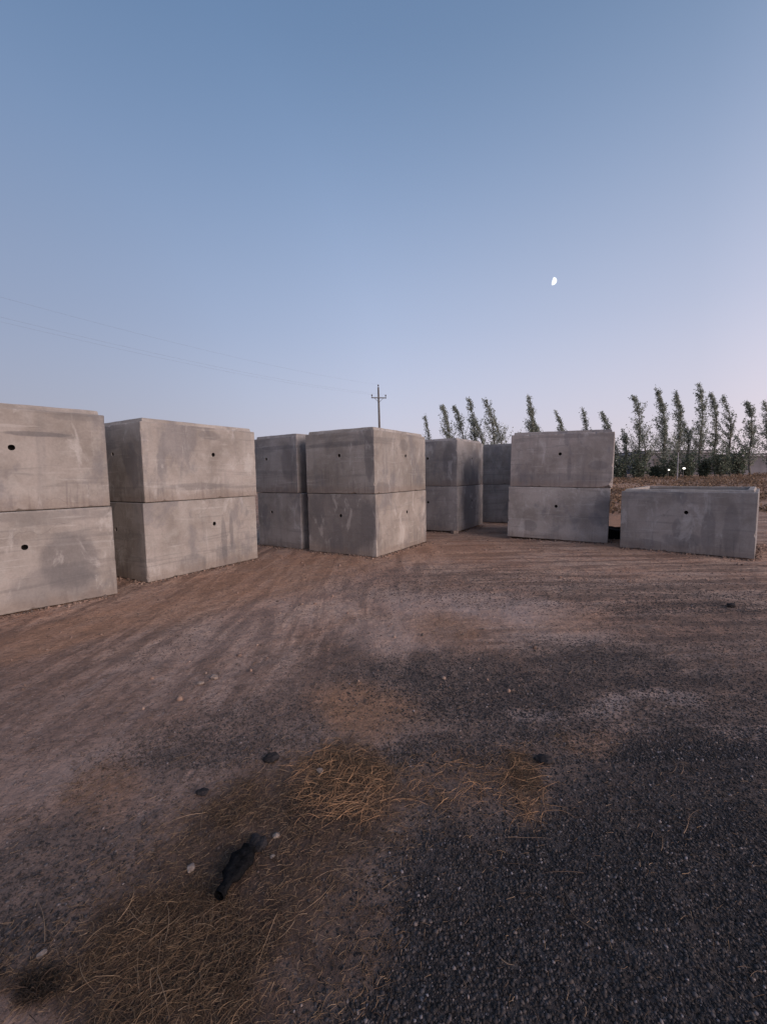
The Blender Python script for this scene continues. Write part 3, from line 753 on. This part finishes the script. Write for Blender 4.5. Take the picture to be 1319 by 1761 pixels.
def poplar(x, y, Ht, wid, seed, label, dens=1., sway=None, forks=1, fatlow=1.):
    rs = np.random.RandomState(seed); z0 = gz(x, y)
    t = empty('poplar_tree', (x, y, z0), label, 'tree', 'poplar trees beyond the yard')
    sway = rs.uniform(-1.5, -.7) if sway is None else sway
    A = Acc(); pts_all = []
    for f in range(forks):
        hh = Ht * (1 if f == 0 else rs.uniform(.6, .82)); ox = 0 if f == 0 else rs.uniform(.35, .8) * (1 if f % 2 else -1) * wid
        spine = [(ox * min(1, s / 4) + sway * (s / 16) ** 2.6, .3 * math.sin(s * .4 + f), hh * s / 16) for s in range(17)]
        A.add(tube(spine, [.14 * (1 - s / 17.5) + .01 for s in range(17)], 6))
        nb = int((70 + (seed * 37) % 60) * hh / 11)
        for i in range(nb):
            s = rs.uniform(.10, .97) ** .9; k = s * 16; i0 = min(int(k), 15); fr = k - i0
            b = Vector(spine[i0]).lerp(Vector(spine[i0 + 1]), fr)
            prof = (min(1, s / .22)) * (1 - s) ** .7 + .03
            ln = wid * prof * rs.choice([.5, .7, .9, 1.25]) * rs.uniform(.8, 1.1) * (fatlow if s < .35 else 1)
            az = rs.uniform(0, 6.28)
            pts = []
            for q in range(5):
                w = q / 4
                pts.append(b + Vector((math.cos(az) * ln * w - .28 * w * w, math.sin(az) * ln * w, ln * 1.5 * w * (.5 + .5 * w))))
            A.add(tube(pts, [.03, .022, .016, .01, .005], 4))
            m = max(6, int(48 * dens * (ln / wid + .35) * rs.uniform(.3, 1.5)))
            for j in range(m):
                w = rs.uniform(.15, 1.05); kk = min(3, int(w * 4)); p = pts[kk].lerp(pts[kk + 1], min(1.2, w * 4 - kk))
                pts_all.append(p + Vector(rs.normal(0, .11, 3)))
        for j in range(int(50 * dens)):
            s = rs.uniform(.8, 1.02); k = min(15.99, s * 16); i0 = int(k)
            pts_all.append(Vector(spine[i0]).lerp(Vector(spine[i0 + 1]), k - i0) + Vector(rs.normal(0, .13, 3)))
    A.build('trunk', M_bark, t)
    V, F, Cc = leaves([p[:] for p in pts_all], .10, seed + 1, (.14, .16, .13), (.42, .45, .385))
    c = mesh_np('crown', V, F, M_leaf, t); ca = c.data.color_attributes.new('tone', 'FLOAT_COLOR', 'POINT'); ca.data.foreach_set('color', Cc.astype(np.float32).ravel())
    return t
TR = [(740, 713, 66, .5, .5, 1, 'sparse pale poplar just right of the central stack'),
      (776, 696, 60, .95, 1.1, 1, 'leftmost full dark poplar above the narrow stack'),
      (800, 697, 62, .85, 1., 1, 'curved poplar second from the left above the narrow stack'),
      (818, 683, 60, .6, 1., 1, 'tall thin poplar leaning left above the narrow stack'),
      (852, 687, 58, 1.15, 1., 3, 'broad bushy poplar group above the dark gap'),
      (916, 678, 60, .75, .9, 2, 'tall narrow poplar over the left part of the wide stack'),
      (934, 728, 60, .35, .6, 1, 'tiny poplar tip just showing over the wide stack'),
      (972, 704, 60, .55, .8, 1, 'short poplar over the middle of the wide stack'),
      (1010, 700, 60, .7, .7, 1, 'loose airy poplar over the right part of the wide stack'),
      (1050, 709, 58, .75, .9, 2, 'poplar rising at the right edge of the wide stack'),
      (1077, 738, 58, .7, .9, 1, 'low poplar in the gap right of the wide stack'),
      (1100, 680, 56, 1.15, 1.1, 2, 'broad dark poplar above the left end of the single box'),
      (1143, 666, 57, .9, 1., 1, 'poplar above the hole of the single box, left of a leaning one'),
      (1168, 671, 57, .7, 1., 1, 'poplar with a strongly left leaning tip'),
      (1184, 722, 60, .9, 1., 1, 'lower bushy poplar in front of the tallest one'),
      (1204, 657, 57, .85, 1., 1, 'tallest poplar of the row at the right'),
      (1230, 674, 58, .8, 1., 1, 'poplar just right of the tallest one'),
      (1256, 680, 58, .9, 1.05, 1, 'poplar above the right end of the single box'),
      (1290, 690, 58, .85, 1., 1, 'second poplar from the right edge of the photo'),
      (1322, 688, 58, .9, .8, 1, 'poplar cut by the right edge of the photo')]
for i, (px, py, Yd, wd, dn, fk, lb) in enumerate(TR):
    x = at(px, Yd); ztop = zat(px, py, Yd) ; z0 = gz(x, Yd)
    poplar(x, Yd, ztop - z0, wd * 1.65 * (Yd / 58), 100 + i * 3, lb, dn, sway=-.7 - .9 * ((i * 7) % 5) / 4, forks=fk, fatlow=1.3)
# bushes at the foot of the poplars
M_leafd = M_leaf
def bush(x, y, r, h, seed, label, n=1300):
    rs = np.random.RandomState(seed); z0 = gz(x, y)
    t = empty('bush', (x, y, z0), label, 'bush', 'bushes at the foot of the poplars')
    A = Acc(); P = []
    for i in range(26):
        az, ln = rs.uniform(0, 6.28), rs.uniform(.5, 1.1)
        e = Vector((math.cos(az) * r * ln * rs.uniform(.2, 1), math.sin(az) * r * ln * .7, h * rs.uniform(.35, 1.05)))
        A.add(tube([(0, 0, 0), e * .5 + Vector((0, 0, .1)), e], [.04, .02, .006], 4))
        for j in range(n // 26):
            P.append((e * rs.uniform(.25, 1.08) + Vector(rs.normal(0, .28, 3))))
    for p in P: p.z = abs(p.z)
    A.build('stem', M_bark, t)
    V, F, Cc = leaves([p[:] for p in P], .15, seed + 5, (.06, .08, .055), (.17, .19, .14))
    c = mesh_np('crown', V, F, M_leaf, t); ca = c.data.color_attributes.new('tone', 'FLOAT_COLOR', 'POINT'); ca.data.foreach_set('color', Cc.astype(np.float32).ravel())
BS = [(1065, 55, 1.2, 2.6, 'dark bush at the right edge of the wide stack'), (1098, 54, 1.5, 3.2, 'dark bush under the broad dark poplar'), (1128, 56, 1.0, 1.7, 'low bush between the broad poplar and the lit lamps'),
      (1152, 54, 1.1, 2.6, 'bush left of the thin lamp post'), (1182, 55, 1.3, 3.0, 'bush right of the thin lamp post'), (1212, 56, 1.1, 2.4, 'bush under the tallest poplar'), (1240, 54, 1.6, 3.6, 'large green bush over the right end of the single box'),
      (1268, 55, 1.5, 3.2, 'green bush before the long grey wall')]
for i, (px, Yd, r, h, lb) in enumerate(BS): bush(at(px, Yd), Yd, r, h, 300 + i, lb)

# crumbs of soil along the box feet and over the wheel marks, dry scrub towards the trees (both uncountable)
def blobs(P, z0, sz, seed, cols):
    rs = np.random.RandomState(seed); n = len(P)
    ico = bmesh.new(); bmesh.ops.create_icosphere(ico, subdivisions=1, radius=1)
    bv = np.array([v.co[:] for v in ico.verts]); bf = np.array([[v.index for v in f.verts] for f in ico.faces]); ico.free(); nv = len(bv)
    V = bv[None] * (1 + rs.uniform(-.3, .3, (n, nv, 1))) * rs.uniform(.6, 1.3, (n, 1, 3)) * sz[:, None, None]
    V = V + np.stack([P[:, 0], P[:, 1], z0 + sz * .25], -1)[:, None]
    F = (bf[None] + (np.arange(n) * nv)[:, None, None]).reshape(-1, 3)
    C_ = np.array(cols)[rs.randint(0, len(cols), n)] * rs.uniform(.7, 1.25, (n, 1))
    return V.reshape(-1, 3), F, np.repeat(np.concatenate([C_, np.ones((n, 1))], 1), nv, 0)
def with_tone(name, vf, mat, label):
    o = mesh_np(name, vf[0], vf[1], mat); tag(o, label, name.replace('_', ' '), kind='stuff')
    ca = o.data.color_attributes.new('tone', 'FLOAT_COLOR', 'POINT'); ca.data.foreach_set('color', vf[2].astype(np.float32).ravel())
    return o
rs = np.random.RandomState(88); P = []
for (x, y, yaw, a, b) in ((-5.327, 4.401, .762, 2.22, 1.75), (-3.70, 6.62, .55, 2.24, 1.75), (-1.827, 9.483, .591, 2.22, 1.41), (-.15, 8.40, .55, 2.246, 1.745), (2.019, 11.72, .562, 2.06, 1.75), (5.073, 9.663, .485, 2.24, 2.24), (6.681, 7.658, .725, 2.24, 2.19)):
    Av = np.array([math.sin(yaw), math.cos(yaw)]); Bv = np.array([-math.cos(yaw), math.sin(yaw)])
    for dv, nv_, ln in ((Av, -Bv, a), (Bv, -Av, b)):
        t = rs.rand(420) * ln; d = rs.exponential(.05, 420) + .004
        P.append(np.array([x, y]) + dv * t[:, None] + nv_ * d[:, None])
P = np.concatenate(P)
P2_ = np.stack([rs.uniform(-6, 8, 2600), rs.uniform(2.8, 12, 2600)], -1)
kk = fbm(P2_[:, 0] * 1.2, P2_[:, 1] * 1.2, 3, 17) > .55; P2_ = P2_[kk]
P = np.concatenate([P, P2_]); sz = .004 + .02 * rs.rand(len(P)) ** 4
with_tone('soil_crumbs', blobs(P, ground_z(P[:, 0], P[:, 1]), sz, 89, [(.27, .175, .13), (.20, .13, .1), (.33, .23, .18), (.12, .09, .075)]), M_gravel, 'small crumbs of soil and stone along the feet of the boxes and over the wheel marks')
rs = np.random.RandomState(91); n = 1500
yy = rs.uniform(16, 56, n); xx = yy * rs.uniform(.30, 1.0, n)
q = fbm(xx * .25, yy * .25, 3, 19) > .47; xx, yy = xx[q], yy[q]
pts = []
for a_, b_ in zip(xx, yy):
    z0 = float(gz(a_, b_)); m = 26; hh = rs.uniform(.12, .45)
    pts.append(np.stack([a_ + rs.normal(0, .28, m), b_ + rs.normal(0, .28, m), z0 + hh * rs.rand(m) ** 1.3], -1))
with_tone('dry_scrub', leaves(np.concatenate(pts), .09, 92, (.12, .08, .055), (.30, .20, .13)), M_leaf, 'low dry brown scrub on the ground between the boxes and the poplars')

# ------------------------------------------------------------------ far buildings, lamps
def shed(px0, px1, pyt, Yd, label, name='long_shed', dep=9, lamps=()):
    x0, x1_ = at(px0, Yd), at(px1, Yd); z0 = gz((x0 + x1_) / 2, Yd) - .3; zt = zat((px0 + px1) / 2, pyt, Yd)
    t = empty(name, (x0, Yd, z0), label, 'shed'); w = x1_ - x0; h = zt - z0
    bm = bmesh.new(); add_box(bm, 0, w, 0, dep, 0, h - .5); mesh_bm('wall', bm, M_wall, t)
    bm = bmesh.new(); add_box(bm, -.3, w + .3, -.35, dep + .3, h - .25, h); mesh_bm('roof', bm, M_roof, t)
    bm = bmesh.new(); add_box(bm, -.3, w + .3, -.38, dep + .33, h - .5, h - .252); mesh_bm('fascia', bm, M_fascia, t)
    n = int(w // 5)
    for i in range(n):
        bm = bmesh.new(); xx = 1.6 + i * 5; add_box(bm, xx, xx + 1.6, -.05, .1, h * .45, h * .7); mesh_bm('window', bm, M_dkwin, t)
    return t
shed(1108, 1228, 774, 76, 'long dark shed behind the middle of the poplar row')
shed(1262, 1420, 779, 74, 'long grey shed with a pale roof edge at the right edge of the photo')
M = MT('lamp_glow', .5); M.b.inputs['Emission Color'].default_value = (1, .93, .82, 1); M.b.inputs['Emission Strength'].default_value = 3; M_glow = M.m
def lamp(px, py, Yd, r, label):
    x, z, z0 = at(px, Yd), zat(px, py, Yd), gz(at(px, Yd), Yd)
    t = empty('yard_lamp', (x, Yd, z0), label, 'lamp', 'lit lamps among the poplars')
    A = Acc(); A.add(tube([(0, .12, -.1), (0, .12, z - z0 + .1)], [.04, .03], 6)); A.build('post', M_metal, t)
    bm = bmesh.new(); bmesh.ops.create_uvsphere(bm, u_segments=14, v_segments=8, radius=r)
    for v in bm.verts: v.co.x *= 1.5; v.co.z = v.co.z * .8 + z - z0
    mesh_bm('bulb', bm, M_glow, t, True)
    bm = bmesh.new(); add_box(bm, -.2, .2, .06, .16, z - z0 + .1, z - z0 + .16); mesh_bm('hood', bm, M_metal, t)
lamp(1150, 808, 52, .075, 'smaller lit lamp left of the thin post, low among the poplars')
lamp(1176, 805.5, 52, .115, 'brighter lit lamp right of the thin post, low among the poplars')
xp = at(1165, 50); zp = gz(xp, 50)
A = Acc(); A.add(tube([(0, 0, -.2), (0, 0, zat(1165, 778, 50) - zp)], [.06, .04], 8)); o = A.build('thin_post', M_fascia); o.location = (xp, 50, zp)
tag(o, 'thin pale post standing between the two lit lamps', 'post')
# distant low ridge
xs_ = np.linspace(-500, 900, 140); V, F = [], []
for i, xx in enumerate(xs_):
    hh = 5 + 7 * fbm(np.array([xx * .006]), np.array([3.]), 4, 51)[0]
    V += [(xx, 560, -2), (xx, 600, hh * .6), (xx, 680, hh), (xx, 800, -2)]
for i in range(len(xs_) - 1):
    for j in range(3): F.append((i * 4 + j, (i + 1) * 4 + j, (i + 1) * 4 + j + 1, i * 4 + j + 1))
rd_ = mesh_np('far_ridge', V, F, simple('ridge_soil', (.16, .13, .12), .95, .2, .01), None, True); tag(rd_, 'low far ridge on the horizon', 'hills', kind='structure')

# ------------------------------------------------------------------ moon
md = ray(951, 483); D = 2500.0
M = MT('moon_surface', 1.0, 0)
nn = M.noise(M.n('ShaderNodeTexCoord').outputs['Object'], .12, 4)
M.col((0, 0, 0)); M.l(M.mix(M.rg(nn, .3, .7), (.85, .92, 1), (1, 1, 1)), M.b.inputs['Emission Color']); M.b.inputs['Emission Strength'].default_value = 1.25
bm = bmesh.new(); rr = D * 5.2 / FPX
bmesh.ops.create_uvsphere(bm, u_segments=48, v_segments=24, radius=rr)
# gibbous: the unlit limb is cut back, leaving the sunlit part of the ball
for v in bm.verts:
    if v.co.x < 0: v.co.x *= .25
moon = mesh_bm('moon', bm, M.m, None, True)
moon.location = Vector((0, 0, CAM_H)) + md * D
rv = md.cross(Vector((0, 0, 1))).normalized(); uv = rv.cross(md)
q = Matrix((rv, md, uv)).transposed().to_4x4() @ Matrix.Rotation(R(14), 4, 'Y')
moon.rotation_euler = q.to_euler()
tag(moon, 'small bright gibbous moon in the blue dusk sky', 'moon')
